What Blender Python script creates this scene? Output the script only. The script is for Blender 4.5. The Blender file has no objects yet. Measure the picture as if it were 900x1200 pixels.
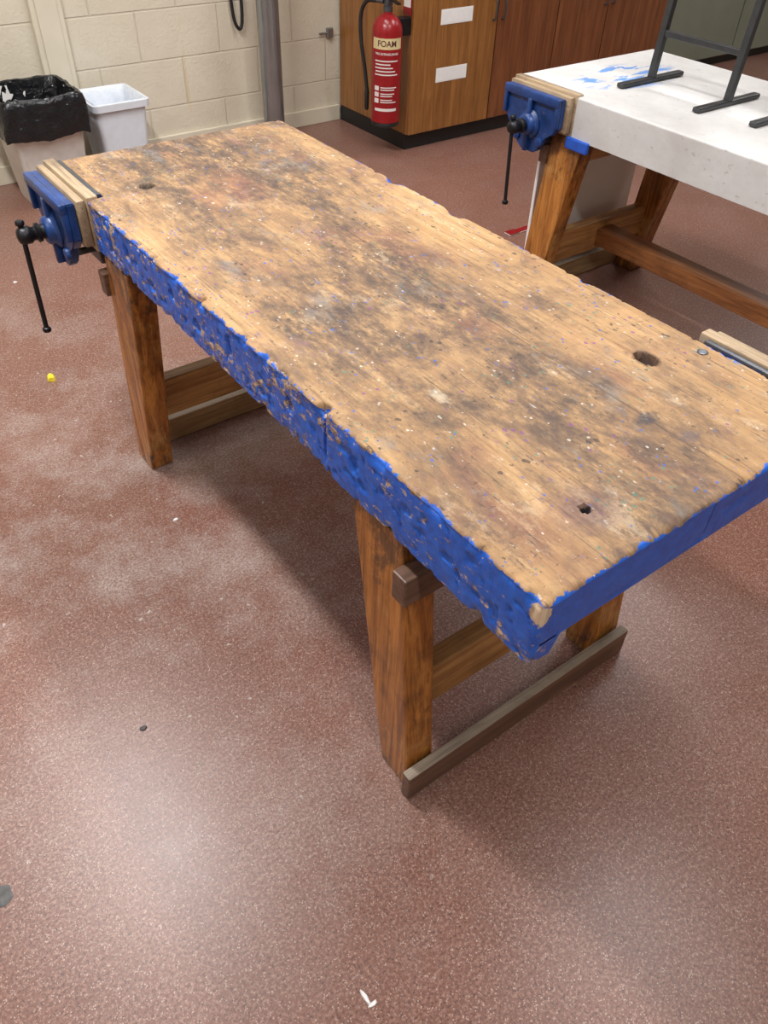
import bpy, bmesh, math, random
from mathutils import Vector, Matrix, noise
random.seed(7)
COL=bpy.context.scene.collection
try:
    bpy.context.scene.view_settings.view_transform='Standard'
except Exception: pass
# ------------------------------------------------------------------ node helpers
class NB:
    def __init__(s,name):
        s.m=bpy.data.materials.new(name); s.m.use_nodes=True
        s.nt=s.m.node_tree; s.b=s.nt.nodes['Principled BSDF']
        s._tc=None
    def n(s,t,**k):
        x=s.nt.nodes.new(t)
        for a,v in k.items(): setattr(x,a,v)
        return x
    def L(s,a,b): s.nt.links.new(a,b)
    def put(s,sock,v):
        if isinstance(v,bpy.types.NodeSocket): s.L(v,sock)
        elif isinstance(v,(tuple,list)) and len(v)==3 and sock.type=='RGBA': sock.default_value=(*v,1)
        else: sock.default_value=v
    def obj(s):
        if not s._tc: s._tc=s.n('ShaderNodeTexCoord')
        return s._tc.outputs['Object']
    def mp(s,scale=(1,1,1),loc=(0,0,0),rot=(0,0,0)):
        x=s.n('ShaderNodeMapping'); s.L(s.obj(),x.inputs['Vector'])
        x.inputs['Scale'].default_value=scale; x.inputs['Location'].default_value=loc; x.inputs['Rotation'].default_value=rot
        return x.outputs[0]
    def noise(s,vec,scale,detail=4,rough=.55,dist=0):
        x=s.n('ShaderNodeTexNoise'); s.L(vec,x.inputs['Vector'])
        x.inputs['Scale'].default_value=scale;x.inputs['Detail'].default_value=detail
        x.inputs['Roughness'].default_value=rough;x.inputs['Distortion'].default_value=dist
        return x.outputs['Fac']
    def vor(s,vec,scale,out='Distance',feat='F1',rand=1):
        x=s.n('ShaderNodeTexVoronoi',feature=feat); s.L(vec,x.inputs['Vector'])
        x.inputs['Scale'].default_value=scale; x.inputs['Randomness'].default_value=rand
        return x.outputs[out]
    def mix(s,fac,a,b,bl='MIX'):
        x=s.n('ShaderNodeMix',data_type='RGBA',blend_type=bl)
        s.put(x.inputs[0],fac); s.put(x.inputs[6],a); s.put(x.inputs[7],b)
        return x.outputs[2]
    def math(s,op,a,b=0.0,clamp=False):
        x=s.n('ShaderNodeMath',operation=op,use_clamp=clamp); s.put(x.inputs[0],a); s.put(x.inputs[1],b)
        return x.outputs[0]
    def step(s,v,lo,hi):
        x=s.n('ShaderNodeMapRange'); s.put(x.inputs[0],v)
        x.inputs[1].default_value=lo;x.inputs[2].default_value=hi
        return x.outputs[0]
    def xyz(s):
        x=s.n('ShaderNodeSeparateXYZ'); s.L(s.obj(),x.inputs[0]); return x.outputs
    def attr(s,name):
        x=s.n('ShaderNodeAttribute',attribute_name=name); return x.outputs['Fac']
    def fin(s,col,rough=.5,metal=0,bump=None,bs=.3,bd=.002,spec=None):
        s.put(s.b.inputs['Base Color'],col); s.put(s.b.inputs['Roughness'],rough); s.b.inputs['Metallic'].default_value=metal
        if spec is not None: s.b.inputs['Specular IOR Level'].default_value=spec
        if bump is not None:
            x=s.n('ShaderNodeBump'); x.inputs['Strength'].default_value=bs; x.inputs['Distance'].default_value=bd
            s.L(bump,x.inputs['Height']); s.L(x.outputs[0],s.b.inputs['Normal'])
        return s.m

def plain(name,col,rough=.5,metal=0,var=.12,sc=25,bump=0,bsc=60):
    b=NB(name); v=b.mp()
    nz=b.noise(v,sc,4)
    c=b.mix(b.step(nz,.3,.7),tuple(x*(1-var) for x in col),tuple(min(1,x*(1+var)) for x in col))
    if bump: return b.fin(c,rough,metal,b.noise(v,bsc,3,.5,1.5),bump,.012)
    return b.fin(c,rough,metal)
def scuffed(name,col,wear,rough=.38,amt=.6):
    b=NB(name); o=b.obj()
    c=b.mix(b.step(b.noise(o,22,5),.3,.7),tuple(x*.6 for x in col),tuple(x*1.3 for x in col))
    c=b.mix(b.step(b.noise(o,60,8,.75),amt,amt+.04),c,wear)
    return b.fin(c,rough,0,b.noise(o,90,4),.2,.001)

def wood(name,light,dark,axis=2,rough=.45,scale=1.0,dirt=.3,dirtcol=(.03,.018,.01),knots=False,worn=None,shoulder=False):
    b=NB(name); sc=[38*scale]*3; sc[axis]=2.2*scale
    v=b.mp(tuple(sc)); g=b.noise(v,1,7,.65,1.0)
    sc2=[170*scale]*3; sc2[axis]=5*scale
    g2=b.noise(b.mp(tuple(sc2)),1,3)
    c=b.mix(b.step(g,.38,.62),dark,light)
    c=b.mix(b.math('MULTIPLY',b.step(g2,.52,.68),.5),c,tuple(x*.4 for x in dark))
    if worn:
        wn=b.noise(b.mp((1,1,1),(4,2,9)),6,8,.7)
        c=b.mix(b.math('MULTIPLY',b.step(wn,.52,.64),.65),c,b.mix(b.step(g2,.4,.65),worn,tuple(x*.45 for x in worn)))
    d=b.noise(b.mp(),7,8,.7)
    c=b.mix(b.math('MULTIPLY',b.step(d,.5,.70),dirt),c,dirtcol)
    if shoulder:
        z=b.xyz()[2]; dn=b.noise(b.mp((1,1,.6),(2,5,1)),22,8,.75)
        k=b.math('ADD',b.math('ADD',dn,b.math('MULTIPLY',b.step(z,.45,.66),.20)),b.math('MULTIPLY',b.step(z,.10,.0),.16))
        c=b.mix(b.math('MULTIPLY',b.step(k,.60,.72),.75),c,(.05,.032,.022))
    if knots:
        ks=[9]*3; ks[axis]=4
        k=b.vor(b.mp(tuple(ks)),1)
        c=b.mix(b.math('MULTIPLY',b.step(b.math('ADD',k,b.math('MULTIPLY',d,.2)),.26,.16),.8),c,tuple(x*.3 for x in dark))
    return b.fin(c,rough,bump=g2,bs=.25,bd=.001)

# ------------------------------------------------------------------ materials
def mat_top():
    b=NB('worn_bench_wood'); o=b.obj(); s=b.xyz()
    g=b.noise(b.mp((75,3.2,75)),1,8,.66,.8)
    c=b.mix(b.step(g,.32,.68),(.36,.20,.085),(.62,.41,.20))
    big=b.noise(b.mp((2.6,1.3,1)),1,4)
    c=b.mix(b.math('MULTIPLY',b.step(big,.40,.65),.5),c,(.40,.22,.085))
    sp=b.noise(b.mp((180,5,10)),1,5,.6)
    c=b.mix(b.math('MULTIPLY',b.step(sp,.58,.645),.65),c,(.12,.07,.04))
    # grime: broad soft brown stain with darker hearts, strongest down the middle
    st=b.noise(b.mp((5,3.0,1),(3,1,0)),1,10,.70,.6)
    xm=b.math('ABSOLUTE',b.math('ADD',s[0],b.math('ADD',.035,b.math('MULTIPLY',s[1],-.06))))
    cen=b.step(xm,.37,.06)
    far=b.step(s[1],-.9,.6)
    thr=b.math('ADD',st,b.math('ADD',b.math('MULTIPLY',cen,.145),b.math('MULTIPLY',far,.085)))
    fine=b.noise(b.mp((85,40,1)),1,9,.78)
    mid_=b.noise(b.mp((20,10,1),(2,8,0)),1,9,.74)
    broken=b.math('ADD',b.math('MULTIPLY',fine,.42),b.math('MULTIPLY',mid_,.58))
    g0=b.math('MULTIPLY',b.step(thr,.44,.62),b.step(broken,.34,.58))
    c=b.mix(b.math('MULTIPLY',g0,.78),c,(.225,.130,.073))
    g1=b.math('MULTIPLY',b.step(thr,.53,.70),b.step(broken,.40,.57))
    c=b.mix(b.math('MULTIPLY',g1,.75),c,(.125,.080,.055))
    g2=b.math('MULTIPLY',b.step(thr,.62,.80),b.step(broken,.41,.56))
    c=b.mix(b.math('MULTIPLY',g2,.8),c,(.055,.042,.038))
    c=b.mix(b.math('MULTIPLY',b.step(b.noise(b.mp((5,2.6,1),(41,3,0)),1,9,.70),.54,.66),.42),c,(.27,.105,.07))
    st2=b.noise(b.mp((13,7,1),(9,4,0)),1,11,.80)
    c=b.mix(b.math('MULTIPLY',b.step(b.math('ADD',st2,b.math('MULTIPLY',cen,.05)),.59,.67),.65),c,(.085,.055,.050))
    c=b.mix(b.math('MULTIPLY',b.step(b.noise(b.mp((7,4,1),(31,7,0)),1,11,.80),.56,.65),.5),c,(.26,.25,.23))
    c=b.mix(b.math('MULTIPLY',b.step(b.noise(b.mp((6,4,1),(51,17,0)),1,11,.80),.58,.66),.5),c,(.20,.10,.14))
    c=b.mix(b.math('MULTIPLY',b.step(b.noise(b.mp((9,4.5,1),(71,27,0)),1,10,.78),.57,.66),.4),c,(.70,.54,.35))
    # scratches and nicks
    nk=b.noise(b.mp((140,24,1),(5,5,0)),1,5,.7)
    c=b.mix(b.math('MULTIPLY',b.step(nk,.605,.655),.7),c,(.07,.045,.035))
    nk2=b.noise(b.mp((50,150,1),(15,5,0),(0,0,.3)),1,4,.65)
    c=b.mix(b.math('MULTIPLY',b.step(nk2,.65,.68),.6),c,(.08,.05,.04))
    pl=b.noise(b.mp((80,40,1),(45,5,0)),1,5,.7)
    c=b.mix(b.math('MULTIPLY',b.step(pl,.645,.68),.55),c,(.66,.60,.53))
    def specks(scale,thr,colr,loc,strength=.85,gt=.57):
        nonlocal c
        v=b.mp((1,.7,1),loc); d=b.vor(v,scale)
        gate=b.noise(b.mp((1,1,1),loc),scale*.22,2)
        dd=b.math('ADD',d,b.math('MULTIPLY',b.noise(v,scale*3,2),.45))
        m=b.math('MULTIPLY',b.step(dd,thr+.19,thr+.15),b.step(gate,gt,gt+.04))
        c=b.mix(b.math('MULTIPLY',m,strength),c,colr)
    specks(75,.20,(.70,.66,.60),(1,2,0),.7,.58)
    specks(40,.16,(.66,.62,.52),(4,7,0),.6)
    specks(85,.24,(.04,.12,.46),(8,3,0))
    specks(55,.22,(.20,.05,.22),(2,9,0),.7)
    specks(70,.22,(.05,.22,.16),(6,6,0),.7)
    specks(48,.24,(.03,.025,.025),(12,1,0),.7)
    specks(90,.27,(.03,.025,.025),(15,5,0),.7,.60)
    def spot(x,y,rx,ry,colr,k=1.0,soft=.5,nz=1.6):
        nonlocal c
        dx=b.math('DIVIDE',b.math('SUBTRACT',s[0],x),rx); dy=b.math('DIVIDE',b.math('SUBTRACT',s[1],y),ry)
        d=b.math('ADD',b.math('MULTIPLY',dx,dx),b.math('MULTIPLY',dy,dy))
        d=b.math('ADD',d,b.math('MULTIPLY',b.math('SUBTRACT',b.noise(o,90,5,.75),.5),nz))
        c=b.mix(b.math('MULTIPLY',b.step(d,1+soft,1-soft),k),c,colr)
    spot(.715-.91,1.916-1.29,.018,.018,(.03,.018,.012))
    spot(1.127-.91,.692-1.29,.020,.026,(.05,.022,.012))
    spot(.736-.91,.477-1.29,.05,.04,(.14,.075,.08),.55,.9,5)
    spot(.736-.91,.477-1.29,.008,.008,(.01,.008,.01),1,.3)
    spot(.98-.91,.57-1.29,.024,.012,(.04,.04,.05),.7,.8,6)
    spot(1.0-.91,.50-1.29,.018,.012,(.10,.08,.10),.6,.8,6)
    spot(.74-.91,.81-1.29,.010,.020,(.62,.55,.42),.5,.8,6)
    e=b.math('ABSOLUTE',b.math('SUBTRACT',b.math('ADD',s[0],b.math('MULTIPLY',b.noise(b.mp((1,3,1)),1,2),.004)),.075))
    c=b.mix(b.math('MULTIPLY',b.step(e,.0025,.0008),.5),c,(.07,.04,.025))
    # blue painted edges, creeping onto the top here and there
    ed=b.attr('edge')
    nn=b.noise(b.mp((90,60,90)),1,7,.75); n2=b.noise(b.mp((20,11,20)),1,5,.65)
    blue=b.mix(b.step(b.noise(o,45,6,.7),.3,.7),(.009,.076,.44),(.019,.150,.70))
    e2=b.math('ADD',ed,b.math('ADD',b.math('MULTIPLY',b.math('SUBTRACT',nn,.5),.034),b.math('MULTIPLY',b.math('SUBTRACT',n2,.5),.055)))
    mblue=b.step(e2,.0020,.0004)
    # gouges through the paint: large towards the far half and the middle, few near the corner
    ch=b.noise(b.mp((105,42,75),(2,0,0)),1,9,.78); ch2=b.noise(b.mp((10,7.5,12)),1,6,.68)
    yb=b.math('MULTIPLY',b.step(s[1],-.80,-.25),.055)
    cm=b.step(b.math('ADD',b.math('ADD',ch,yb),b.math('MULTIPLY',b.math('SUBTRACT',ch2,.5),.62)),.595,.612)
    mid=b.math('MULTIPLY',cm,b.step(s[0],-.325,-.335))
    chipcol=b.mix(b.step(b.noise(b.mp((90,50,130)),1,6,.75),.42,.56),(.11,.065,.042),(.66,.49,.32))
    blue2=b.mix(mid,blue,chipcol)
    c=b.mix(mblue,c,blue2)
    # bare splintered near corner
    dx=b.math('DIVIDE',b.math('ADD',s[0],.352),.018); dy=b.math('DIVIDE',b.math('ADD',s[1],.908),.020); dz=b.math('DIVIDE',b.math('SUBTRACT',s[2],.775),.020)
    d=b.math('ADD',b.math('MULTIPLY',dx,dx),b.math('ADD',b.math('MULTIPLY',dy,dy),b.math('MULTIPLY',dz,dz)))
    d=b.math('ADD',d,b.math('MULTIPLY',b.math('SUBTRACT',nn,.5),3.0))
    c=b.mix(b.step(d,1.05,.9),c,b.mix(b.step(fine,.4,.6),(.40,.25,.13),(.74,.60,.44)))
    rough=b.math('ADD',.68,b.math('MULTIPLY',mblue,-.34))
    h=b.math('ADD',b.math('MULTIPLY',sp,-.5),b.math('ADD',b.math('MULTIPLY',g,.4),b.math('MULTIPLY',fine,.5)))
    h=b.math('SUBTRACT',h,b.math('MULTIPLY',b.math('MULTIPLY',mid,mblue),1.1))
    return b.fin(c,rough,bump=h,bs=.5,bd=.003)

def mat_top_white():
    b=NB('white_painted_bench'); o=b.obj(); s=b.xyz()
    n1=b.noise(b.mp((5,4,5)),1,8,.7)
    c=b.mix(b.step(n1,.35,.65),(.54,.53,.52),(.66,.66,.66))
    d=b.noise(b.mp((60,40,60)),1,6,.7)
    c=b.mix(b.math('MULTIPLY',b.step(d,.60,.68),.5),c,(.24,.22,.20))
    dx=b.math('DIVIDE',b.math('SUBTRACT',s[0],.0),.24); dy=b.math('DIVIDE',b.math('SUBTRACT',s[1],.69),.13)
    r=b.math('ADD',b.math('MULTIPLY',dx,dx),b.math('MULTIPLY',dy,dy))
    bn=b.noise(b.mp((9,30,1)),1,4,.6)
    m=b.math('MULTIPLY',b.step(r,1.2,.6),b.step(bn,.52,.55))
    m=b.math('MULTIPLY',m,b.math('MULTIPLY',b.step(s[2],.78,.79),.85))
    c=b.mix(m,c,(.05,.24,.68))
    return b.fin(c,.6,bump=n1,bs=.15,bd=.002)

def mat_floor():
    b=NB('red_terrazzo_floor'); o=b.obj()
    n1=b.noise(o,1.3,6,.6)
    c=b.mix(b.step(n1,.35,.65),(.168,.070,.049),(.218,.097,.070))
    n3=b.noise(o,150,4,.72)
    c=b.mix(b.math('MULTIPLY',b.step(n3,.48,.62),.72),c,(.36,.21,.16))
    n4=b.noise(b.mp((1,1,1),(7,3,0)),180,3,.72)
    c=b.mix(b.math('MULTIPLY',b.step(n4,.52,.64),.85),c,(.058,.026,.022))
    v=b.vor(o,205); gt=b.noise(b.mp((1,1,1),(9,9,0)),70,3)
    c=b.mix(b.math('MULTIPLY',b.step(v,.31,.21),b.math('MULTIPLY',b.step(gt,.43,.57),.75)),c,(.56,.43,.37))
    n2=b.noise(b.mp((1,1,1),(3.3,1.7,0)),2.4,10,.76)
    s=b.xyz()
    near=b.step(b.math('ADD',b.math('ABSOLUTE',b.math('SUBTRACT',s[0],.35)),b.math('ABSOLUTE',b.math('SUBTRACT',s[1],1.9))),1.7,.2)
    dm=b.math('MULTIPLY',b.step(n2,.46,.66),b.math('ADD',b.math('MULTIPLY',near,.58),.12))
    dm=b.math('MULTIPLY',dm,b.step(n3,.28,.58))
    c=b.mix(dm,c,(.50,.45,.42))
    d2=b.noise(b.mp((1,1,1),(1,8,0)),36,4); c=b.mix(b.math('MULTIPLY',b.step(d2,.69,.72),b.math('ADD',.15,b.math('MULTIPLY',near,.65))),c,(.62,.60,.56))
    r=b.math('ADD',.24,b.math('MULTIPLY',n2,.22))
    return b.fin(c,r,bump=n3,bs=.28,bd=.001)

def mat_wall():
    b=NB('cream_painted_blockwork'); s=b.xyz(); o=b.obj()
    cmb=b.n('ShaderNodeCombineXYZ'); b.L(b.math('ADD',s[0],s[1]),cmb.inputs[0]); b.L(s[2],cmb.inputs[1])
    br=b.n('ShaderNodeTexBrick'); b.L(cmb.outputs[0],br.inputs['Vector'])
    br.inputs['Scale'].default_value=1; br.inputs['Brick Width'].default_value=.45; br.inputs['Row Height'].default_value=.225
    br.inputs['Mortar Size'].default_value=.005; br.inputs['Mortar Smooth'].default_value=.5
    n=b.noise(o,70,7,.75); n2=b.noise(o,2.2,5,.6)
    c=b.mix(b.step(n2,.3,.7),(.62,.56,.44),(.71,.66,.54))
    c=b.mix(b.math('MULTIPLY',b.step(n,.55,.7),.25),c,(.45,.40,.31))
    c=b.mix(b.math('MULTIPLY',b.step(b.noise(b.mp((30,30,1.5)),1,4),.66,.72),.35),c,(.62,.46,.18))
    c=b.mix(b.math('MULTIPLY',br.outputs['Fac'],.24),c,(.44,.38,.28))
    h=b.math('ADD',b.math('MULTIPLY',br.outputs['Fac'],-1.1),b.math('MULTIPLY',n,1.0))
    return b.fin(c,.6,bump=h,bs=.6,bd=.006)

M_top=mat_top(); M_white=mat_top_white(); M_floor=mat_floor(); M_wall=mat_wall()
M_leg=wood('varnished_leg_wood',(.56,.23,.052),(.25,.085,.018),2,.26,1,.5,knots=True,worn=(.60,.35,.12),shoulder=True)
M_rail=wood('orange_rail_wood',(.60,.34,.13),(.36,.17,.055),0,.4,1,.35)
M_rail_y=wood('long_rail_wood',(.38,.15,.05),(.19,.07,.024),1,.35,1,.4)
M_cleat=wood('brown_board',(.20,.108,.070),(.11,.058,.040),0,.42,1,.3)
M_pale=wood('pale_rail_wood',(.52,.36,.20),(.32,.20,.10),0,.5,1,.35)
M_ply=wood('pale_plywood',(.46,.345,.22),(.29,.205,.125),1,.6,1,.55)
M_edge=wood('grey_board_edge',(.36,.30,.23),(.22,.175,.135),0,.6,1,.4)
M_cab1=wood('teak_cupboard',(.33,.145,.042),(.22,.09,.025),2,.28,.7,.15)
M_cab2=wood('mahogany_door',(.22,.078,.030),(.14,.046,.018),2,.28,.7,.1)
M_blue=scuffed('blue_enamel',(.012,.050,.20),(.10,.11,.13),.35,.60)
M_bluep=plain('blue_gloss_paint',(.015,.09,.48),.35,0,.2,30)
M_iron=plain('dark_iron',(.035,.035,.04),.4,.8)
M_steel=plain('worn_steel',(.14,.15,.17),.4,.9)
M_post=plain('brushed_steel_post',(.30,.31,.32),.22,.75,.1,8)
M_stool=plain('gunmetal_paint',(.055,.058,.062),.4,.5)
M_whitepl=plain('white_plastic',(.66,.71,.78),.35,0,.05)
M_panel=plain('white_panel_paint',(.92,.92,.92),.45,0,.03,5)
M_cream=plain('cream_plastic',(.68,.67,.64),.5,0,.08)
M_bag=plain('black_liner_plastic',(.009,.010,.012),.20,0,.3,25,.8,16)
M_wbag=plain('clear_liner_plastic',(.72,.77,.84),.22,0,.05,25,.35,18)
M_black=plain('black_rubber',(.012,.012,.013),.5)
M_red=plain('red_enamel',(.26,.008,.012),.28,0,.08)
M_label=plain('cream_label',(.62,.52,.28),.5,0,.05)
M_text=plain('white_print',(.72,.68,.66),.5,0,.03)
M_dtext=plain('dark_print',(.10,.03,.03),.5,0,.03)
M_paper=plain('white_paper',(.80,.80,.80),.7,0,.03)
M_trim=plain('cream_gloss_trim',(.66,.61,.49),.45,0,.06,4)
M_ceil=plain('white_ceiling_tile',(.62,.62,.60),.8,0,.03,3)
M_green=plain('grey_green_paint',(.20,.22,.17),.5,0,.1,3)
M_yellow=plain('yellow_scrap',(.75,.60,.03),.5)
M_grey=plain('grey_stain',(.10,.10,.10),.7,0,.4,60)

# ------------------------------------------------------------------ mesh helpers
def add(name,bm,mat,parent=None,off=(0,0,0),smooth=False,loc=None):
    """bm verts are in world coords; off is subtracted (parent's base)."""
    me=bpy.data.meshes.new(name)
    bmesh.ops.recalc_face_normals(bm,faces=bm.faces)
    bmesh.ops.translate(bm,verts=bm.verts,vec=-Vector(off))
    bm.to_mesh(me); bm.free()
    for m in (mat if isinstance(mat,(list,tuple)) else [mat]): me.materials.append(m)
    if smooth:
        for p in me.polygons: p.use_smooth=True
        try: me.set_sharp_from_angle(angle=math.radians(40))
        except Exception: pass
    o=bpy.data.objects.new(name,me); COL.objects.link(o)
    if parent is not None: o.parent=parent
    else: o.location=off
    return o
def box(bm,x0,x1,y0,y1,z0,z1,bev=0.0,mi=0,seg=2):
    vs=[bm.verts.new((x,y,z)) for x in (x0,x1) for y in (y0,y1) for z in (z0,z1)]
    fs=[(0,1,3,2),(4,6,7,5),(0,4,5,1),(2,3,7,6),(0,2,6,4),(1,5,7,3)]
    F=[bm.faces.new([vs[i] for i in f]) for f in fs]
    for f in F: f.material_index=mi
    if bev>0:
        es=list({e for f in F for e in f.edges})
        r=bmesh.ops.bevel(bm,geom=es,offset=bev,segments=seg,profile=.5,affect='EDGES')
        for f in r['faces']: f.material_index=mi
    return vs
def hexa(bm,bot,top,bev=0.0):
    vb=[bm.verts.new(p) for p in bot]; vt=[bm.verts.new(p) for p in top]
    F=[bm.faces.new(vb[::-1]),bm.faces.new(vt)]
    for i in range(4):
        j=(i+1)%4; F.append(bm.faces.new((vb[i],vb[j],vt[j],vt[i])))
    if bev>0:
        bmesh.ops.bevel(bm,geom=list({e for f in F for e in f.edges}),offset=bev,segments=2,profile=.5,affect='EDGES')
def tube(bm,pts,r,seg=12,cap=True,mi=0):
    pts=[Vector(p) for p in pts]; rings=[]
    rs=r if isinstance(r,(list,tuple)) else [r]*len(pts)
    up=None
    for i,p in enumerate(pts):
        a=pts[max(0,i-1)]; c=pts[min(len(pts)-1,i+1)]
        t=(c-a)
        if t.length<1e-9: t=Vector((0,0,1))
        t.normalize()
        if up is None:
            up=Vector((0,0,1)) if abs(t.z)<.9 else Vector((1,0,0))
        u=(up-t*up.dot(t)).normalized(); w=t.cross(u); up=u
        rings.append([bm.verts.new(p+(u*math.cos(k*2*math.pi/seg)+w*math.sin(k*2*math.pi/seg))*rs[i]) for k in range(seg)])
    for A,B in zip(rings,rings[1:]):
        for k in range(seg):
            f=bm.faces.new((A[k],A[(k+1)%seg],B[(k+1)%seg],B[k])); f.material_index=mi
    if cap:
        bm.faces.new(rings[0][::-1]).material_index=mi; bm.faces.new(rings[-1]).material_index=mi
def profile(bm,p,axis,prof,seg=24,mi=0):
    p=Vector(p);axis=Vector(axis).normalized()
    u=Vector((0,0,1)) if abs(axis.z)<.9 else Vector((1,0,0)); u=(u-axis*u.dot(axis)).normalized(); w=axis.cross(u)
    R=[]
    for d,r in prof:
        R.append([bm.verts.new(p+axis*d+(u*math.cos(k*2*math.pi/seg)+w*math.sin(k*2*math.pi/seg))*max(r,1e-4)) for k in range(seg)])
    for A,B in zip(R,R[1:]):
        for k in range(seg):
            bm.faces.new((A[k],A[(k+1)%seg],B[(k+1)%seg],B[k])).material_index=mi
    bm.faces.new(R[0][::-1]).material_index=mi; bm.faces.new(R[-1]).material_index=mi
def crom(P,n=8):
    P=[Vector(p) for p in P]; P=[P[0]*2-P[1]]+P+[P[-1]*2-P[-2]]; out=[]
    for i in range(1,len(P)-2):
        for k in range(n):
            t=k/n; a,b,c,d=P[i-1:i+3]
            out.append(.5*((2*b)+(-a+c)*t+(2*a-5*b+4*c-d)*t*t+(-a+3*b-3*c+d)*t**3))
    out.append(P[-2]); return out
def empty(name,loc,label=None,cat=None,parent=None):
    e=bpy.data.objects.new(name,None); e.location=loc; e.empty_display_size=.1; COL.objects.link(e)
    if label: e['label']=label
    if cat: e['category']=cat
    if parent is not None: e.parent=parent
    return e
def tag(o,label,cat,group=None):
    o['label']=label;o['category']=cat
    if group:o['group']=group
    return o
def struct(o): o['kind']='structure'; return o

# ------------------------------------------------------------------ room
def sbox(name,mat,*a):
    bm=bmesh.new(); box(bm,*a); return struct(add(name,bm,mat))
WY=4.36
sbox('floor',M_floor,-3.2,8.7,-3.2,WY+.2,-.1,0)
sbox('wall_back',M_wall,-3.2,8.7,WY,WY+.2,0,3.0)
sbox('wall_left',M_wall,-3.2,-3.0,-3.0,WY,0,3.0)
sbox('wall_right',M_wall,8.5,8.7,-3.0,WY,0,3.0)
sbox('wall_front',M_wall,-3.0,8.5,-3.2,-3.0,0,3.0)
sbox('ceiling',M_ceil,-3.2,8.7,-3.2,WY+.2,3.0,3.1)
bm=bmesh.new(); box(bm,-3.0,2.925,WY-.018,WY,0,.085,.003); struct(add('baseboard_back',bm,M_trim))
bm=bmesh.new(); box(bm,1.21,1.36,WY-.03,WY,.085,3.0,.004); box(bm,1.235,1.335,WY-.038,WY-.029,.085,3.0,.003); struct(add('trim_1',bm,M_trim))

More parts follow.
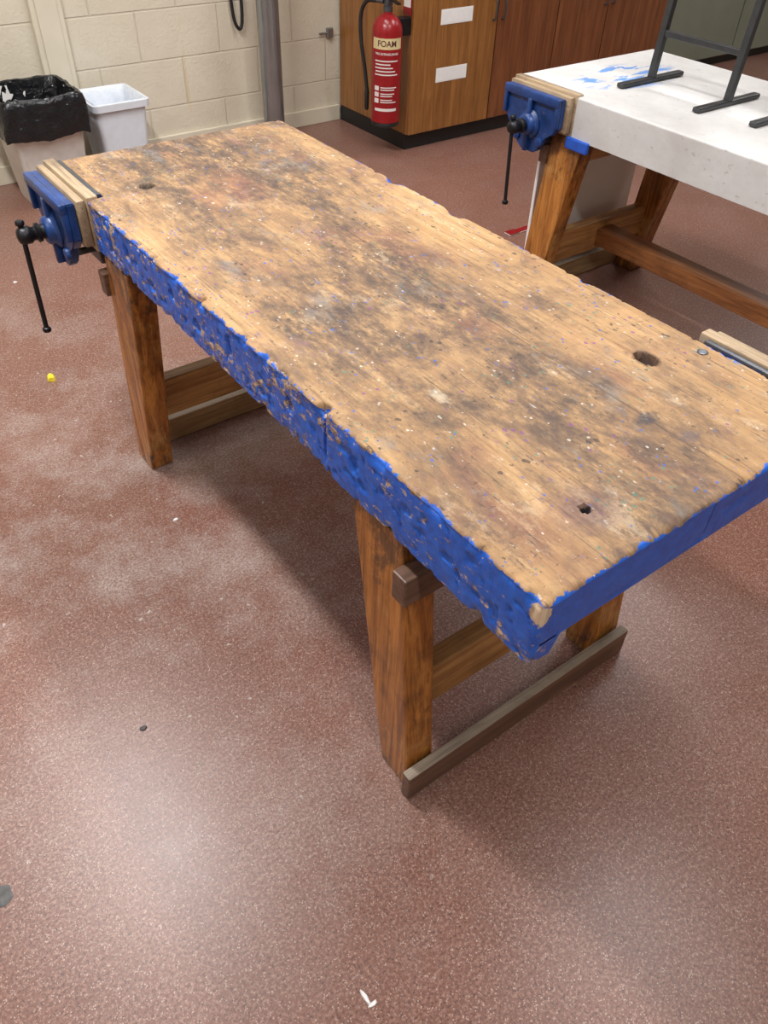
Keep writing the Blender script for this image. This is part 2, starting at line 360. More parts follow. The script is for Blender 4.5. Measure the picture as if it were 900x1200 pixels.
# ------------------------------------------------------------------ workbench
O1=Vector((.91,1.29,0))
def fbm(x,y,z,o=3): return noise.fractal(Vector((x,y,z)),.9,2.0,o)
def tabletop(parent,mat,dw,rough_amt):
    X0,X1=.557,1.262+dw; Z1=.80; ZA=.672; ZS=.712
    Y0,Y1=.38,2.20
    sec=[]
    nf=26
    for i in range(nf): sec.append((X0,ZA+(Z1-.006-ZA)*i/(nf-1),'f'))
    for k in (1,2,3): a=k*math.pi/8; sec.append((X0+.006*(1-math.cos(a)),Z1-.006+.006*math.sin(a),'c'))
    tx=[X0+.006+.004*i for i in range(12)]
    x=tx[-1]
    n2=128; tx+=[x+(X1-.006-x)*i/n2 for i in range(1,n2+1)]
    for x in tx: sec.append((x,Z1,'t'))
    for k in (3,2,1): a=k*math.pi/8; sec.append((X1-.006*(1-math.cos(a)),Z1-.006+.006*math.sin(a),'c'))
    nb=14
    for i in range(nb): sec.append((X1,Z1-.006-(Z1-.006-ZA)*i/(nb-1),'b'))
    sec+= [(X1-.030,ZA,'u'),(X1-.045,ZS,'u'),(X0+.045,ZS,'u'),(X0+.030,ZA,'u')]
    ny=440; ys=[Y0,Y0+.002,Y0+.005]+[Y0+.009+(Y1-Y0-.018)*i/(ny-1) for i in range(ny)]+[Y1-.005,Y1-.002,Y1]
    inset={0:.006,1:.0025,2:.001,len(ys)-1:.006,len(ys)-2:.0025,len(ys)-3:.001}
    chips=[(.893,.012,.018),(1.015,.016,.007),(1.16,.012,.009),(.74,.022,.006),(.60,.016,.007),(1.45,.014,.009),(1.63,.010,.012),(.400,.010,.007),(1.80,.014,.010),(1.33,.009,.010),(1.55,.008,.010),(.50,.008,.006),(1.08,.008,.009),(1.24,.018,.005)]
    bch=[(.872,.005,.014),(.49,.012,.007),(.70,.008,.006),(1.1,.010,.006),(1.5,.014,.005),(1.72,.012,.009),(1.28,.008,.006),(.98,.006,.006)]
    dips=[(1.38,.028,.008),(1.62,.022,.008),(1.70,.010,.005),(.96,.012,.003)]
    gouges=[(.80,.745,.010,.016,.007),(.775,.715,.012,.010,.006),(1.00,.74,.012,.018,.006),(1.10,.715,.016,.010,.006),(1.22,.75,.010,.020,.007),(1.36,.725,.014,.014,.006),(1.47,.75,.012,.016,.007),(1.58,.72,.018,.012,.006),(1.70,.75,.014,.018,.007),(1.80,.72,.016,.012,.006),(.56,.73,.014,.008,.004),(.66,.75,.010,.010,.004)]
    bm=bmesh.new(); el=bm.verts.layers.float.new('edge'); rings=[]
    R=rough_amt
    for j,y in enumerate(ys):
        ins=inset.get(j,0); row=[]
        nA=max(0,fbm(y*28,3.1,0,5)-.10)*.011*R + .0012*R + sum(R*d*math.exp(-abs((y-c)/w)**3) for c,w,d in chips)
        nB=max(0,fbm(y*30,7.7,0,4)-.25)*.006*R + .001*R+ sum(R*d*math.exp(-abs((y-c)/w)**3) for c,w,d in bch)
        dp_=sum(d*math.exp(-((y-c)/w)**2) for c,w,d in dips)*R
        nC=max(0,fbm(y*46,13.1,0,5)-.2)*.005*R+dp_
        step=R*(.003*min(1,max(0,(y-.875)/.02)))
        for (x,z,t) in sec:
            dx=dz=0.
            d1=math.hypot(x-X0,z-Z1); d2=math.hypot(x-X0,z-ZA); d3=math.hypot(x-X1,z-Z1)
            if d1<.08:
                k=math.exp(-(d1/.014)**2); dx+=nA*k*.9; dz-=nA*k*.8
            if d2<.08:
                k=math.exp(-(d2/.012)**2); dx+=nB*k*.6; dz+=nB*k
                if y>.884: dz+=R*.005*k
            if d3<.06:
                k=math.exp(-(d3/.016)**2); dx-=nC*k; dz-=nC*k*.8
            if t=='f':
                wob=.006*fbm(z*30,2.,7.)
                cr=R*.010*math.exp(-abs((y+wob-.884)/.0035)**3)*max(0,min(1,(z-.69)/.03))
                dx+=R*(.0006*fbm(y*8,z*18,1.5)+.0009*fbm(y*80,z*100,4,4))+.001*R+cr+step
                g=fbm(y*36+3,z*40,9.,4)
                if g>.40: dx+=R*min(.003,(g-.40)*.05)
                for gy,gz,wy,wz,gd in gouges:
                    q=((y-gy)/wy)**2+((z-gz)/wz)**2+.8*fbm(y*60,z*60,gy*9.)
                    if q<1.2: dx+=R*gd*min(1,max(0,(1.2-q)/.5))
            if t=='t':
                dz+=R*(.0010*fbm(x*8,y*4,2.)+.0009*min(0,fbm(x*90,y*12,5.,2)))
                if R>.5:
                    for hx,hy,rx,ry,dp in ((.715,1.916,.016,.016,.018),(1.127,.692,.014,.022,.02),(.736,.477,.007,.007,.02)):
                        q=((x-hx)/rx)**2+((y-hy)/ry)**2
                        if q<1.3: dz-=dp*max(0,min(1,(1.3-q)/.7))
            if z>Z1-.03:
                e=min(y-Y0,Y1-y)
                if e<.03: dz-=R*max(0,fbm(x*30,y,21.,4))*.007*math.exp(-(e/.010)**2)
            px,pz=x+dx,z+dz
            if y>1.905: px=max(px,.601+ .0002*(px-X0))
            if ins:
                cx=(X0+X1)/2; px+= ins if px<cx else -ins
                pz+= -ins if pz>.74 else (ins if pz<.69 else 0)
            v=bm.verts.new((px,y,pz)); v[el]=min(x-X0,X1-x-dp_*1.6,y-Y0+.002, Y1-y+.02)-(max(0,Z1-pz-.004))
            if t=='u': v[el]=-.1
            row.append(v)
        rings.append(row)
    n=len(sec)
    for A,B in zip(rings,rings[1:]):
        for k in range(n):
            bm.faces.new((A[k],A[(k+1)%n],B[(k+1)%n],B[k]))
    # end caps: gridded slab end + two apron ends (own verts, flagged as painted)
    tops=[i for i,q in enumerate(sec) if q[2]=='t']; NR=8
    for ring,near in ((rings[0],True),(rings[-1],False)):
        ev=-.035 if near else -.012; sgn=1 if near else -1
        def nv(x,y,z):
            w=bm.verts.new((x,y,z)); w[el]=ev; return w
        cols=[]
        for i in tops[::2]+([tops[-1]] if (len(tops)%2==0) else []):
            a=ring[i].co; col=[]
            for r in range(NR+1):
                z=a.z+(ZS-a.z)*r/NR
                yo=0 if r in (0,NR) else R*sgn*max(0,fbm(a.x*16,z*40,3.+sgn,4)-.1)*.004
                col.append(nv(a.x,a.y+yo,z))
            cols.append(col)
        for A,B in zip(cols,cols[1:]):
            for r in range(NR): bm.faces.new((A[r],B[r],B[r+1],A[r+1]))
        fv=[ring[i] for i,q in enumerate(sec) if q[2] in 'fc' and q[0]<.9 and q[1]>ZS]
        bv=[ring[i] for i,q in enumerate(sec) if q[2] in 'bc' and q[0]>.9 and q[1]>ZS]
        yy=ring[0].co.y
        L=[nv(cols[0][0].co.x,yy,ZS)]+[nv(*v.co) for v in fv]+[nv(*cols[0][0].co)]
        bm.faces.new(L)
        Rr=[nv(*cols[-1][0].co)]+[nv(*v.co) for v in bv]+[nv(cols[-1][0].co.x,yy,ZS)]
        bm.faces.new(Rr)
        fl=[ring[i] for i,q in enumerate(sec) if q[2]=='f' and q[1]<=ZS]
        xs=fv[0].co.x
        bm.faces.new([nv(*v.co) for v in fl]+[nv(xs,yy,fv[0].co.z),nv(X0+.045,yy,ZS+.004),nv(*ring[n-2].co),nv(*ring[n-1].co)])
        bl=[ring[i] for i,q in enumerate(sec) if q[2]=='b' and q[1]<=ZS]
        bm.faces.new([nv(*v.co) for v in bl]+[nv(*ring[n-4].co),nv(*ring[n-3].co),nv(X1-.045,yy,ZS+.004),nv(bv[-1].co.x,yy,bv[-1].co.z)])
    return add('tabletop',bm,mat,parent,O1,smooth=True)

def make_vise(parent,local):
    V=Vector((.585,2.06,.75))
    e=empty('vise',local,parent=parent)
    def P(name,bm,mat,sm=True): return add(name,bm,mat,e,V,smooth=sm)
    bm=bmesh.new(); box(bm,.587,.600,1.925,2.195,.69,.802,.002); box(bm,.602,.70,2.0,2.12,.655,.700,.004)
    box(bm,.584,.604,1.985,2.135,.60,.69,.006); P('rear_jaw',bm,[M_steel])
    bm=bmesh.new(); box(bm,.558,.586,1.905,2.205,.672,.806,.003); P('jaw_liner',bm,M_ply)
    bm=bmesh.new(); box(bm,.536,.5565,1.915,2.200,.685,.798,.003); P('jaw_liner',bm,M_ply)
    bm=bmesh.new()
    out=[(1.93,.79),(1.93,.70),(1.955,.672),(1.985,.66),(2.005,.615),(2.03,.598),(2.09,.598),(2.115,.615),(2.135,.66),(2.165,.672),(2.19,.70),(2.19,.79)]
    a=[bm.verts.new((.535,y,z)) for y,z in out]; c=[bm.verts.new((.512,y,z)) for y,z in out]
    bm.faces.new(a);bm.faces.new(c[::-1])
    for i in range(len(out)): j=(i+1)%len(out); bm.faces.new((a[i],c[i],c[j],a[j]))
    bmesh.ops.bevel(bm,geom=bm.edges[:],offset=.003,segments=2,affect='EDGES')
    box(bm,.497,.515,1.93,2.19,.765,.792,.004)
    box(bm,.499,.515,1.93,1.945,.70,.77,.003); box(bm,.499,.515,2.175,2.19,.70,.77,.003)
    profile(bm,(.515,2.06,.688),(-1,0,0),[(0,.048),(.008,.047),(.016,.036),(.03,.033),(.034,.028)],28)
    box(bm,.494,.514,2.052,2.068,.60,.77,.003)
    for yy in (2.005,2.115): profile(bm,(.515,yy,.64),(-1,0,0),[(0,.017),(.010,.016),(.012,.012)],16)
    P('front_jaw',bm,M_blue)
    for yy in (2.005,2.115):
        bm=bmesh.new(); tube(bm,[(.512,yy,.64),(.76,yy,.64)],.009,14); P('guide_rod',bm,M_steel)
    bm=bmesh.new(); tube(bm,[(.76,2.06,.682),(.48,2.06,.688)],.011,14)
    profile(bm,(.485,2.06,.688),(-1,0,0),[(0,.018),(.012,.018),(.014,.023),(.022,.024),(.026,.017),(.034,.017),(.040,.022),(.060,.022),(.068,.017),(.071,.008)],24)
    P('screw',bm,M_iron)
    bm=bmesh.new(); A=Vector((.430,2.065,.715)); B=Vector((.415,2.035,.445)); d=(B-A).normalized()
    tube(bm,[A,B],.0065,12)
    for q,sg in ((A,-1),(B,1)): profile(bm,q-d*.004*sg,d*sg,[(0,.007),(.003,.011),(.009,.012),(.014,.009),(.016,.003)],14)
    P('handle',bm,M_iron)
    return e
def copy_tree(src,parent,loc,rz):
    e=src.copy(); COL.objects.link(e); e.parent=parent; e.location=loc; e.rotation_euler=(0,0,rz)
    for ch in src.children:
        c=ch.copy(); COL.objects.link(c); c.parent=e
    return e

def bench(loc,dw,mtop,R,label,shift,second=False):
    e=empty('workbench',loc,label,'workbench')
    tabletop(e,mtop,dw,R)
    XR=dw
    def P(name,bm,mat): return add(name,bm,mat,e,O1)
    for x0,x1 in ((.558,.627),(1.128+XR,1.205+XR)):
        for b0,b1,t0,t1 in ((.600,.690,.672,.812),(1.86+shift,1.955+shift,1.745+shift,1.885+shift)):
            ztop=.671
            bm=bmesh.new()
            hexa(bm,[(x0,b0,0),(x1,b0,0),(x1,b1,0),(x0,b1,0)],[(x0+.006,t0,ztop),(x1+.006,t0,ztop),(x1+.006,t1,ztop),(x0+.006,t1,ztop)],.004)
            box(bm,x0+.05 if x0<1 else x0+.01,x1 if x0<1 else x1-.06,t0+.01,t1-.01,ztop-.002,.711)
            P('leg',bm,M_leg)
    for y in (.655,1.865+shift):
        bm=bmesh.new(); box(bm,.615,1.15+XR,y,y+.045,.165,.285,.004); P('rail',bm,M_rail)
    for y in (.715,1.775+shift):
        bm=bmesh.new(); box(bm,.62,1.15+XR,y,y+.06,.585,.70,.004); P('rail',bm,M_rail)
    if second:
        bm=bmesh.new(); box(bm,.87+XR/2,.955+XR/2,.70,1.866+shift,.185,.255,.005); P('stretcher',bm,M_rail_y)
    for ya,yb in ((.632,.668),(1.889+shift,1.925+shift)):
        bm=bmesh.new(); box(bm,.543 if ya<1 else .552,1.235+XR,ya,yb,.560,.622,.003)
        if ya<1:
            for xx in (.578,.602): profile(bm,(xx,ya+.001,.592),(0,-1,0),[(0,.004),(.0015,.004)],10)
        P('cleat',bm,[M_cleat])
    for ya,yb in ((.576,.600),(1.957+shift,1.982+shift)):
        bm=bmesh.new(); box(bm,.542 if ya<1 else .57,1.205+XR,ya,yb,.002,.082,.003)
        for f in bm.faces:
            if f.calc_center_median().z>.0815: f.material_index=1
        P('foot_board',bm,[M_cleat,M_edge] if ya<1 else [M_pale,M_edge])
    return e
b1=bench(O1,0,M_top,1.0,'worn wooden school workbench with chipped blue painted edges',0)
b2=bench(O1+Vector((1.662,.0,0)),.055,M_white,.06,'white painted workbench on brown wooden legs with stools on top',.09,True)
v=make_vise(b1,Vector((.585,2.06,.75))-O1)
v2=copy_tree(v,b1,Vector((1.2805,.535,.75))-O1,math.pi)
for ch in v2.children:
    if ch.name.startswith('front_jaw'): ch.location.z=-.034
copy_tree(v,b2,Vector((.583,2.04,.75))-O1,0)
copy_tree(v,b2,Vector((1.336,.535,.75))-O1,math.pi)
b1['group']=b2['group']='workshop benches'
bm=bmesh.new(); profile(bm,(1.230,.647,.799),(0,0,1),[(0,.010),(.003,.010),(.004,.007)],16); add('bolt',bm,M_steel,b1,O1)
bm=bmesh.new(); box(bm,.545,.559,1.80,1.90,.640,.678,.005); add('blue_paint_patch',bm,M_bluep,b2,O1)

# ------------------------------------------------------------------ stools on the white bench
def stool(x,y0,y1,z,label):
    ym=(y0+y1)/2; base=Vector((x,ym,z)); e=empty('stool',base,label,'stool'); e['group']='stools standing on the bench'
    for yy in (y0,y1):
        bm=bmesh.new(); box(bm,x-.165,x+.165,yy-.014,yy+.014,z+.001,z+.016,.004); add('foot',bm,M_stool,e,base)
        bm=bmesh.new(); w=.0115; hexa(bm,[(x-w,yy-w,z+.015),(x+w,yy-w,z+.015),(x+w,yy+w,z+.015),(x-w,yy+w,z+.015)],
            [(x+.03-w,yy-w,z+.43),(x+.03+w,yy-w,z+.43),(x+.03+w,yy+w,z+.43),(x+.03-w,yy+w,z+.43)],.002); add('leg',bm,M_stool,e,base)
    bm=bmesh.new(); box(bm,x+.001,x+.020,y0,y1,z+.14,z+.160,.003); add('crossbar',bm,M_stool,e,base)
    bm=bmesh.new(); box(bm,x-.13,x+.19,y0-.02,y1+.02,z+.43,z+.45,.006); add('seat',bm,M_ply,e,base)
    return e
stool(2.585,1.57,1.885,.801,'dark metal stool with flat bar feet on the white bench')
stool(2.620,1.06,1.385,.801,'dark metal stool beside the first on the white bench')

# ------------------------------------------------------------------ panel by bench
bm=bmesh.new(); box(bm,2.30,2.89,2.080,2.094,.0,.63,.003); box(bm,2.32,2.34,2.093,2.104,.02,.61,.002); box(bm,2.85,2.87,2.093,2.104,.02,.61,.002)
tag(add('panel_board',bm,M_panel),'white board standing behind the legs of the white bench','board')

# ------------------------------------------------------------------ bins
def rrect(cx,cy,z,hx,hy,r,n=6,jit=0,seed=0):
    P=[]
    for q,(sx,sy) in enumerate(((1,1),(-1,1),(-1,-1),(1,-1))):
        for k in range(n+1):
            a=q*math.pi/2+k/n*math.pi/2
            x=cx+sx*(hx-r)+r*math.cos(a); y=cy+sy*(hy-r)+r*math.sin(a)
            P.append(Vector((x,y,z)))
        nx=((-1,1),(-1,-1),(1,-1),(1,1))[q]
        a=(q+1)*math.pi/2
        e0=P[-1]; e1=Vector((cx+nx[0]*(hx-r)+r*math.cos(a),cy+nx[1]*(hy-r)+r*math.sin(a),z))
        for k in range(1,18): P.append(e0.lerp(e1,k/18))
    if jit:
        for p in P:
            rg=abs(fbm(p.x*22,p.y*22,p.z*6+seed*.2,2))
            f=jit*(.55*fbm(p.x*14+seed*.2,p.y*14,p.z*10,2)+1.0*(.5-rg)); d=Vector((p.x-cx,p.y-cy,0)).normalized(); p+=d*f; p.z+=jit*.9*fbm(p.x*14,p.y*14,5.,2)
    return P
def loft(bm,rings,capb=True,capt=False):
    R=[[bm.verts.new(p) for p in r] for r in rings]
    for A,B in zip(R,R[1:]):
        n=len(A)
        for k in range(n): bm.faces.new((A[k],A[(k+1)%n],B[(k+1)%n],B[k]))
    if capb: bm.faces.new(R[0][::-1])
    if capt: bm.faces.new(R[-1])
cx,cy=1.05,4.06
e=empty('waste_bin',(cx,cy,0),'white plastic bin lined with a black bag against the wall','bin')
bm=bmesh.new(); loft(bm,[rrect(cx,cy,0.001,.13,.125,.03),rrect(cx,cy,.02,.135,.13,.03),rrect(cx,cy,.44,.17,.165,.035),rrect(cx,cy,.45,.178,.173,.035),rrect(cx,cy,.47,.178,.173,.035),rrect(cx,cy,.47,.168,.163,.03),rrect(cx,cy,.03,.128,.123,.028)],True,True)
add('bin_body',bm,M_cream,e,(cx,cy,0),True)
bm=bmesh.new(); rg=[]
for z,g,j in ((.325,.020,.018),(.345,.022,.018),(.37,.022,.016),(.40,.022,.014),(.43,.020,.012),(.46,.016,.010),(.480,.012,.009),(.488,.004,.009),(.484,-.006,.009),(.455,-.014,.014),(.42,-.020,.022),(.38,-.028,.028),(.34,-.045,.030),(.31,-.09,.03),(.33,-.13,.012)):
    rg.append(rrect(cx,cy,z,.172+g,.167+g,.04 if g>-.08 else .02,jit=j,seed=z*10))
loft(bm,rg,False,True); add('bin_liner',bm,M_bag,e,(cx,cy,0),True)
cx,cy=1.43,4.12
e=empty('plastic_tub',(cx,cy,0),'open white plastic tub lined with a crumpled clear bag','bin')
bm=bmesh.new(); loft(bm,[rrect(cx,cy,0.001,.10,.11,.02),rrect(cx,cy,.36,.125,.14,.025),rrect(cx,cy,.365,.14,.155,.028),rrect(cx,cy,.395,.142,.157,.028),rrect(cx,cy,.395,.130,.145,.024),rrect(cx,cy,.36,.118,.133,.022),rrect(cx,cy,.10,.10,.11,.02)],True,True)
add('tub_body',bm,M_whitepl,e,(cx,cy,0),True)
bm=bmesh.new(); rg=[]
for z,g,j in ((.388,.003,.001),(.397,-.001,.002),(.385,-.010,.004),(.34,-.016,.010),(.28,-.022,.014),(.22,-.03,.014),(.20,-.07,.01)):
    rg.append(rrect(cx,cy,z,.125+g,.140+g,.025,jit=j,seed=z*10+3))
loft(bm,rg,False,True); add('tub_liner',bm,M_wbag,e,(cx,cy,0),True)

# ------------------------------------------------------------------ post, cable, wall box
bm=bmesh.new(); profile(bm,(2.345,4.14,0),(0,0,1),[(0,.085),(.008,.085),(.010,.058),(2.985,.058),(2.987,.085),(2.998,.085)],40)
tag(add('steel_post',bm,M_post,None,(2.345,4.14,0),True),'round brushed steel post from floor to ceiling','post')
bm=bmesh.new(); tube(bm,crom([(2.24,4.345,2.98),(2.23,4.335,2.0),(2.235,4.33,1.0),(2.24,4.33,.66),(2.265,4.33,.56),(2.295,4.33,.60),(2.30,4.335,.9),(2.302,4.345,1.4)],10),.009,10)
tag(add('hanging_cable',bm,M_black,None,(2.24,4.33,0),True),'black cable hanging in a loop on the block wall','cable')
bm=bmesh.new(); box(bm,2.84,2.88,4.335,4.359,.45,.50,.005); tube(bm,[(2.79,4.345,.475),(2.84,4.345,.475)],.006,12)
tag(add('wall_fitting',bm,M_post,None,(2.84,4.34,0)),'small grey metal fitting fixed on the block wall','fitting')

# ------------------------------------------------------------------ cupboard
CX=2.925
base=Vector((3.96,4.0,0)); e=empty('cupboard',base,'long brown wooden cupboard with paper labels against the wall','cupboard')
bm=bmesh.new(); box(bm,CX,5.06,3.68,4.34,.085,1.98,.003); add('body',bm,M_cab1,e,base)
bm=bmesh.new(); box(bm,CX+.005,5.06,3.70,4.34,.0,.085); add('plinth',bm,M_black,e,base)
for i,(a,b_,m) in enumerate(((CX+.002,3.515,M_cab1),(3.523,3.995,M_cab2),(4.003,4.425,M_cab2),(4.433,5.058,M_cab2))):
    bm=bmesh.new(); box(bm,a,b_,3.660,3.682,.088,1.975,.002); d=add('door',bm,m,e,base)
    hx=b_-.03 if i%2==0 else a+.03
    bm=bmesh.new(); tube(bm,crom([(hx,3.661,.60),(hx,3.64,.605),(hx,3.635,.65),(hx,3.64,.695),(hx,3.661,.70)],4),.005,8)
    h=add('handle',bm,M_steel,d,(0,0,0)); h.data.transform(Matrix.Translation(-base))
for (a,b_,z0,z1) in ((3.11,3.33,.61,.68),(3.10,3.32,.335,.405)):
    bm=bmesh.new(); box(bm,a,b_,3.658,3.6597,z0,z1); box(bm,a+.006,b_-.006,3.6572,3.6582,z0+.006,z1-.006); add('paper_label',bm,M_paper,e,base)
bm=bmesh.new(); box(bm,CX-.004,CX-.0005,3.675,3.745,.665,.80,0,0); add('safety_sticker',bm,M_red,e,base)
bm=bmesh.new(); box(bm,CX-.0055,CX-.0035,3.682,3.738,.70,.76,0,0); add('sticker_text_area',bm,M_text,e,base)
bm=bmesh.new(); box(bm,5.25,5.33,WY-.06,WY,0,3.0,.004); struct(add('trim_2',bm,M_cab2))
base=Vector((6.3,4.1,0)); e=empty('storage_unit',base,'grey-green painted storage unit against the wall','cupboard')
bm=bmesh.new(); box(bm,5.42,7.2,3.95,4.34,.06,1.4,.004); add('body',bm,M_green,e,base)
bm=bmesh.new(); box(bm,5.45,7.17,3.98,4.34,0,.06); add('plinth',bm,M_black,e,base)
for a in (5.43,6.32):
    bm=bmesh.new(); box(bm,a,a+.87,3.93,3.951,.07,1.38,.003); d=add('door',bm,M_green,e,base)

# ------------------------------------------------------------------ fire extinguisher
ex,ey=2.79,3.70; base=Vector((ex,ey,.14))
e=empty('fire_extinguisher',base,'red foam fire extinguisher with black hose hung on the cupboard side','fire extinguisher')
r=.078
bm=bmesh.new(); profile(bm,(ex,ey,.163),(0,0,1),[(0,.070),(.002,r),(.03,r),(.427,r),(.452,.074),(.477,.060),(.492,.042),(.499,.024),(.517,.022)],48); add('cylinder',bm,M_red,e,base,True)
bm=bmesh.new(); profile(bm,(ex,ey,.14),(0,0,1),[(0,.066),(.004,.0745),(.020,.0755),(.0235,.073)],48); add('base_ring',bm,M_black,e,base,True)
bm=bmesh.new(); profile(bm,(ex,ey,.675),(0,0,1),[(0,.024),(.02,.024),(.022,.018),(.05,.018),(.052,.012)],24)
box(bm,ex-.016,ex+.016,ey-.02,ey+.02,.70,.735,.004); tube(bm,[(ex-.015,ey+.02,.715),(ex-.03,ey+.055,.715)],.010,12)
add('valve',bm,M_steel,e,base,True)
bm=bmesh.new(); hexa(bm,[(ex-.012,ey-.09,.715),(ex+.012,ey-.09,.715),(ex+.012,ey+.01,.735),(ex-.012,ey+.01,.735)],[(ex-.012,ey-.09,.721),(ex+.012,ey-.09,.721),(ex+.012,ey+.01,.742),(ex-.012,ey+.01,.742)])
hexa(bm,[(ex-.012,ey-.09,.765),(ex+.012,ey-.09,.765),(ex+.012,ey+.02,.745),(ex-.012,ey+.02,.745)],[(ex-.012,ey-.09,.772),(ex+.012,ey-.09,.772),(ex+.012,ey+.02,.755),(ex-.012,ey+.02,.755)])
add('squeeze_handle',bm,M_iron,e,base)
bm=bmesh.new(); tube(bm,crom([(ex-.03,ey+.055,.715),(ex-.055,ey+.11,.705),(ex-.065,ey+.145,.64),(ex-.065,ey+.14,.52),(ex-.055,ey+.12,.40),(ex-.05,ey+.105,.30)],8),.010,10)
profile(bm,(ex-.05,ey+.105,.305),(0,0,-1),[(0,.010),(.02,.013),(.10,.012),(.11,.008)],14); add('hose',bm,M_black,e,base,True)
A0=math.atan2(-ey,-ex)
def patch(name,a0,a1,z0,z1,rr,mat):
    bm=bmesh.new(); n=16; A=[];B=[]
    for k in range(n+1):
        a=A0+a0+(a1-a0)*k/n
        A.append(bm.verts.new((ex+rr*math.cos(a),ey+rr*math.sin(a),z0)));B.append(bm.verts.new((ex+rr*math.cos(a),ey+rr*math.sin(a),z1)))
    for k in range(n): bm.faces.new((A[k],A[k+1],B[k+1],B[k]))
    return bm
add('label_band',patch('b',-1.1,1.1,.518,.568,r+.0006,M_label),M_label,e,base,True)
def cyl_text(txt,size,zc,rr,mat,name):
    cu=bpy.data.curves.new('t','FONT'); cu.body=txt; cu.size=size; cu.align_x='CENTER'; cu.align_y='CENTER'; cu.offset=size*.02
    to=bpy.data.objects.new('t',cu); COL.objects.link(to); dg=bpy.context.evaluated_depsgraph_get(); dg.update()
    me=bpy.data.meshes.new_from_object(to.evaluated_get(dg)); bpy.data.objects.remove(to)
    bm=bmesh.new(); bm.from_mesh(me)
    for v in bm.verts:
        a=A0+v.co.x/rr; z=zc+v.co.y; v.co=Vector((ex+rr*math.cos(a),ey+rr*math.sin(a),z))
    return add(name,bm,mat,e,base)
cyl_text('FOAM',.038,.543,r+.0012,M_dtext,'label_text')
cyl_text('FIRE EXTINGUISHER',.0145,.497,r+.0012,M_text,'label_text')
bm=bmesh.new()
def bars(z,a0,a1,h):
    p=patch('x',a0,a1,z,z+h,r+.0009,None); me=bpy.data.meshes.new('x'); p.to_mesh(me); p.free(); bm.from_mesh(me)
for i in range(5): bars(.462-.016*i,-.85+.05*(i%2),.8-.18*((i*3)%4),.006)
for i in range(3):
    bars(.325-.03*i,-.85,-.5,.022)
    for k in range(2): bars(.338-.03*i-.011*k,-.38,.75-.15*((i+k)%3),.005)
bars(.225,-.8,.8,.014)
add('instruction_print',bm,M_text,e,base)
bm=bmesh.new(); box(bm,ex+.06,CX-.001,ey-.025,ey+.025,.56,.64,.003); add('wall_bracket',bm,M_iron,e,base)
e.location.z+=.02

# ------------------------------------------------------------------ scraps on the floor
def scrap(name,x,y,sx,sy,h,mat,label,seed,cat='litter'):
    bm=bmesh.new(); n=9; top=[];bot=[]
    for k in range(n):
        a=k/n*2*math.pi; rr=1+.45*fbm(math.cos(a)*1.5+seed,math.sin(a)*1.5,seed)
        bot.append(bm.verts.new((x+sx*rr*math.cos(a),y+sy*rr*math.sin(a),.0006)))
        top.append(bm.verts.new((x+sx*.8*rr*math.cos(a),y+sy*.8*rr*math.sin(a),h*(1+.5*fbm(a,seed,2.)))))
    bm.faces.new(bot[::-1]);bm.faces.new(top)
    for k in range(n): j=(k+1)%n; bm.faces.new((bot[k],bot[j],top[j],top[k]))
    return tag(add(name,bm,mat,None,(x,y,0)),label,cat)
scrap('yellow_scrap',.48,2.51,.014,.02,.012,M_yellow,'crumpled yellow paper scrap on the floor',1)
scrap('white_scrap',.262,.335,.004,.016,.004,M_paper,'small white plastic scrap on the floor',2)
scrap('white_scrap',.267,.318,.010,.004,.003,M_paper,'small white plastic scrap on the floor',3)
scrap('floor_stain',-.195,.87,.03,.02,.0012,M_grey,'dark grey stain on the terrazzo floor',4,'stain')
for i,(x,y,m,l) in enumerate(((.42,3.05,M_yellow,'tiny wood shaving on the floor'),(.35,3.15,M_paper,'tiny pale paper bit on the floor'),(.52,3.35,M_cab1,'tiny brown wood chip on the floor'),(.50,3.2,M_cab1,'tiny brown wood chip on the floor'),(.52,1.62,M_paper,'tiny pale paper bit on the floor'),(.80,.60,M_paper,'tiny pale paper bit on the floor'),(.17,1.05,M_grey,'tiny dark crumb on the floor'),(.60,3.28,M_paper,'tiny pale paper bit on the floor'))):
    scrap('debris',x,y,.008,.006,.004,m,l,10+i)
bm=bmesh.new(); box(bm,2.64,2.80,2.50,2.54,.001,.006,.001); box(bm,2.64,2.70,2.499,2.541,.006,.008)
for f in bm.faces:
    if f.calc_center_median().z>.006: f.material_index=1
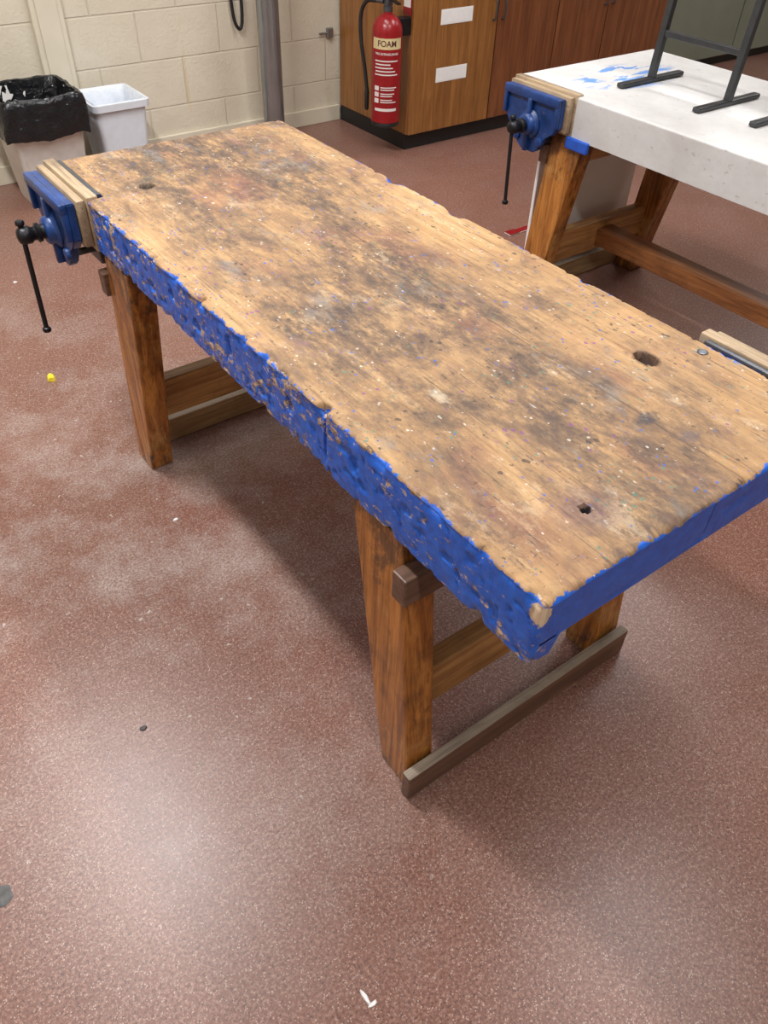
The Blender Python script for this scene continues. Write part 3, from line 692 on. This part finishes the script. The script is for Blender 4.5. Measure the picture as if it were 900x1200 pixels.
tag(add('paper_strip',bm,[M_paper,M_red]),'white paper strip with a red end on the floor','paper')

# ------------------------------------------------------------------ luminaires
def lum(x,y,p,lx=.16,ly=1.4):
    base=Vector((x,y,3.0)); e=empty('ceiling_light',base,'unseen white rectangular ceiling light panel','ceiling light'); e['group']='ceiling lights'
    bm=bmesh.new(); box(bm,x-lx/2-.02,x+lx/2+.02,y-ly/2-.02,y+ly/2+.02,2.955,2.999,.004); add('housing',bm,M_whitepl,e,base)
    b=bpy.data.materials.get('diffuser_glow')
    if not b:
        q=NB('diffuser_glow'); q.b.inputs['Emission Color'].default_value=(1,.985,.96,1); q.b.inputs['Emission Strength'].default_value=3; b=q.m
    bm=bmesh.new(); box(bm,x-lx/2,x+lx/2,y-ly/2,y+ly/2,2.948,2.954); add('diffuser',bm,b,e,base)
    l=bpy.data.lights.new('lamp','AREA'); l.shape='RECTANGLE'; l.size=lx; l.size_y=ly; l.energy=p; l.color=(1,.985,.97)
    lo=bpy.data.objects.new('lamp',l); COL.objects.link(lo); lo.parent=e; lo.location=(0,0,-.058)
lum(.2,2.35,80); lum(1.95,.65,38); lum(1.95,3.1,28); lum(3.9,2.2,36); lum(-1.6,1.2,30); lum(.2,-.9,32); lum(6.3,2.2,32)  # opening pair inferred from floor reflections, remaining lamps added to even the light

w=bpy.data.worlds.new('world'); bpy.context.scene.world=w; w.use_nodes=True
w.node_tree.nodes['Background'].inputs[0].default_value=(.9,.93,1,1); w.node_tree.nodes['Background'].inputs[1].default_value=.3

# ------------------------------------------------------------------ camera
f=921.
dX=Vector((1643,793,-f)).normalized();dY=Vector((-949,896,-f)).normalized();dZ=dX.cross(dY).normalized();dY=dZ.cross(dX)
cd=bpy.data.cameras.new("camera");cam=bpy.data.objects.new("camera",cd);COL.objects.link(cam)
m=Matrix((dX,dY,dZ)).to_4x4();m.translation=Vector((0,0,1.55));cam.matrix_world=m
cd.sensor_fit='VERTICAL';cd.sensor_height=36;cd.lens=f*36/1200;cd.clip_start=.02
bpy.context.scene.camera=cam
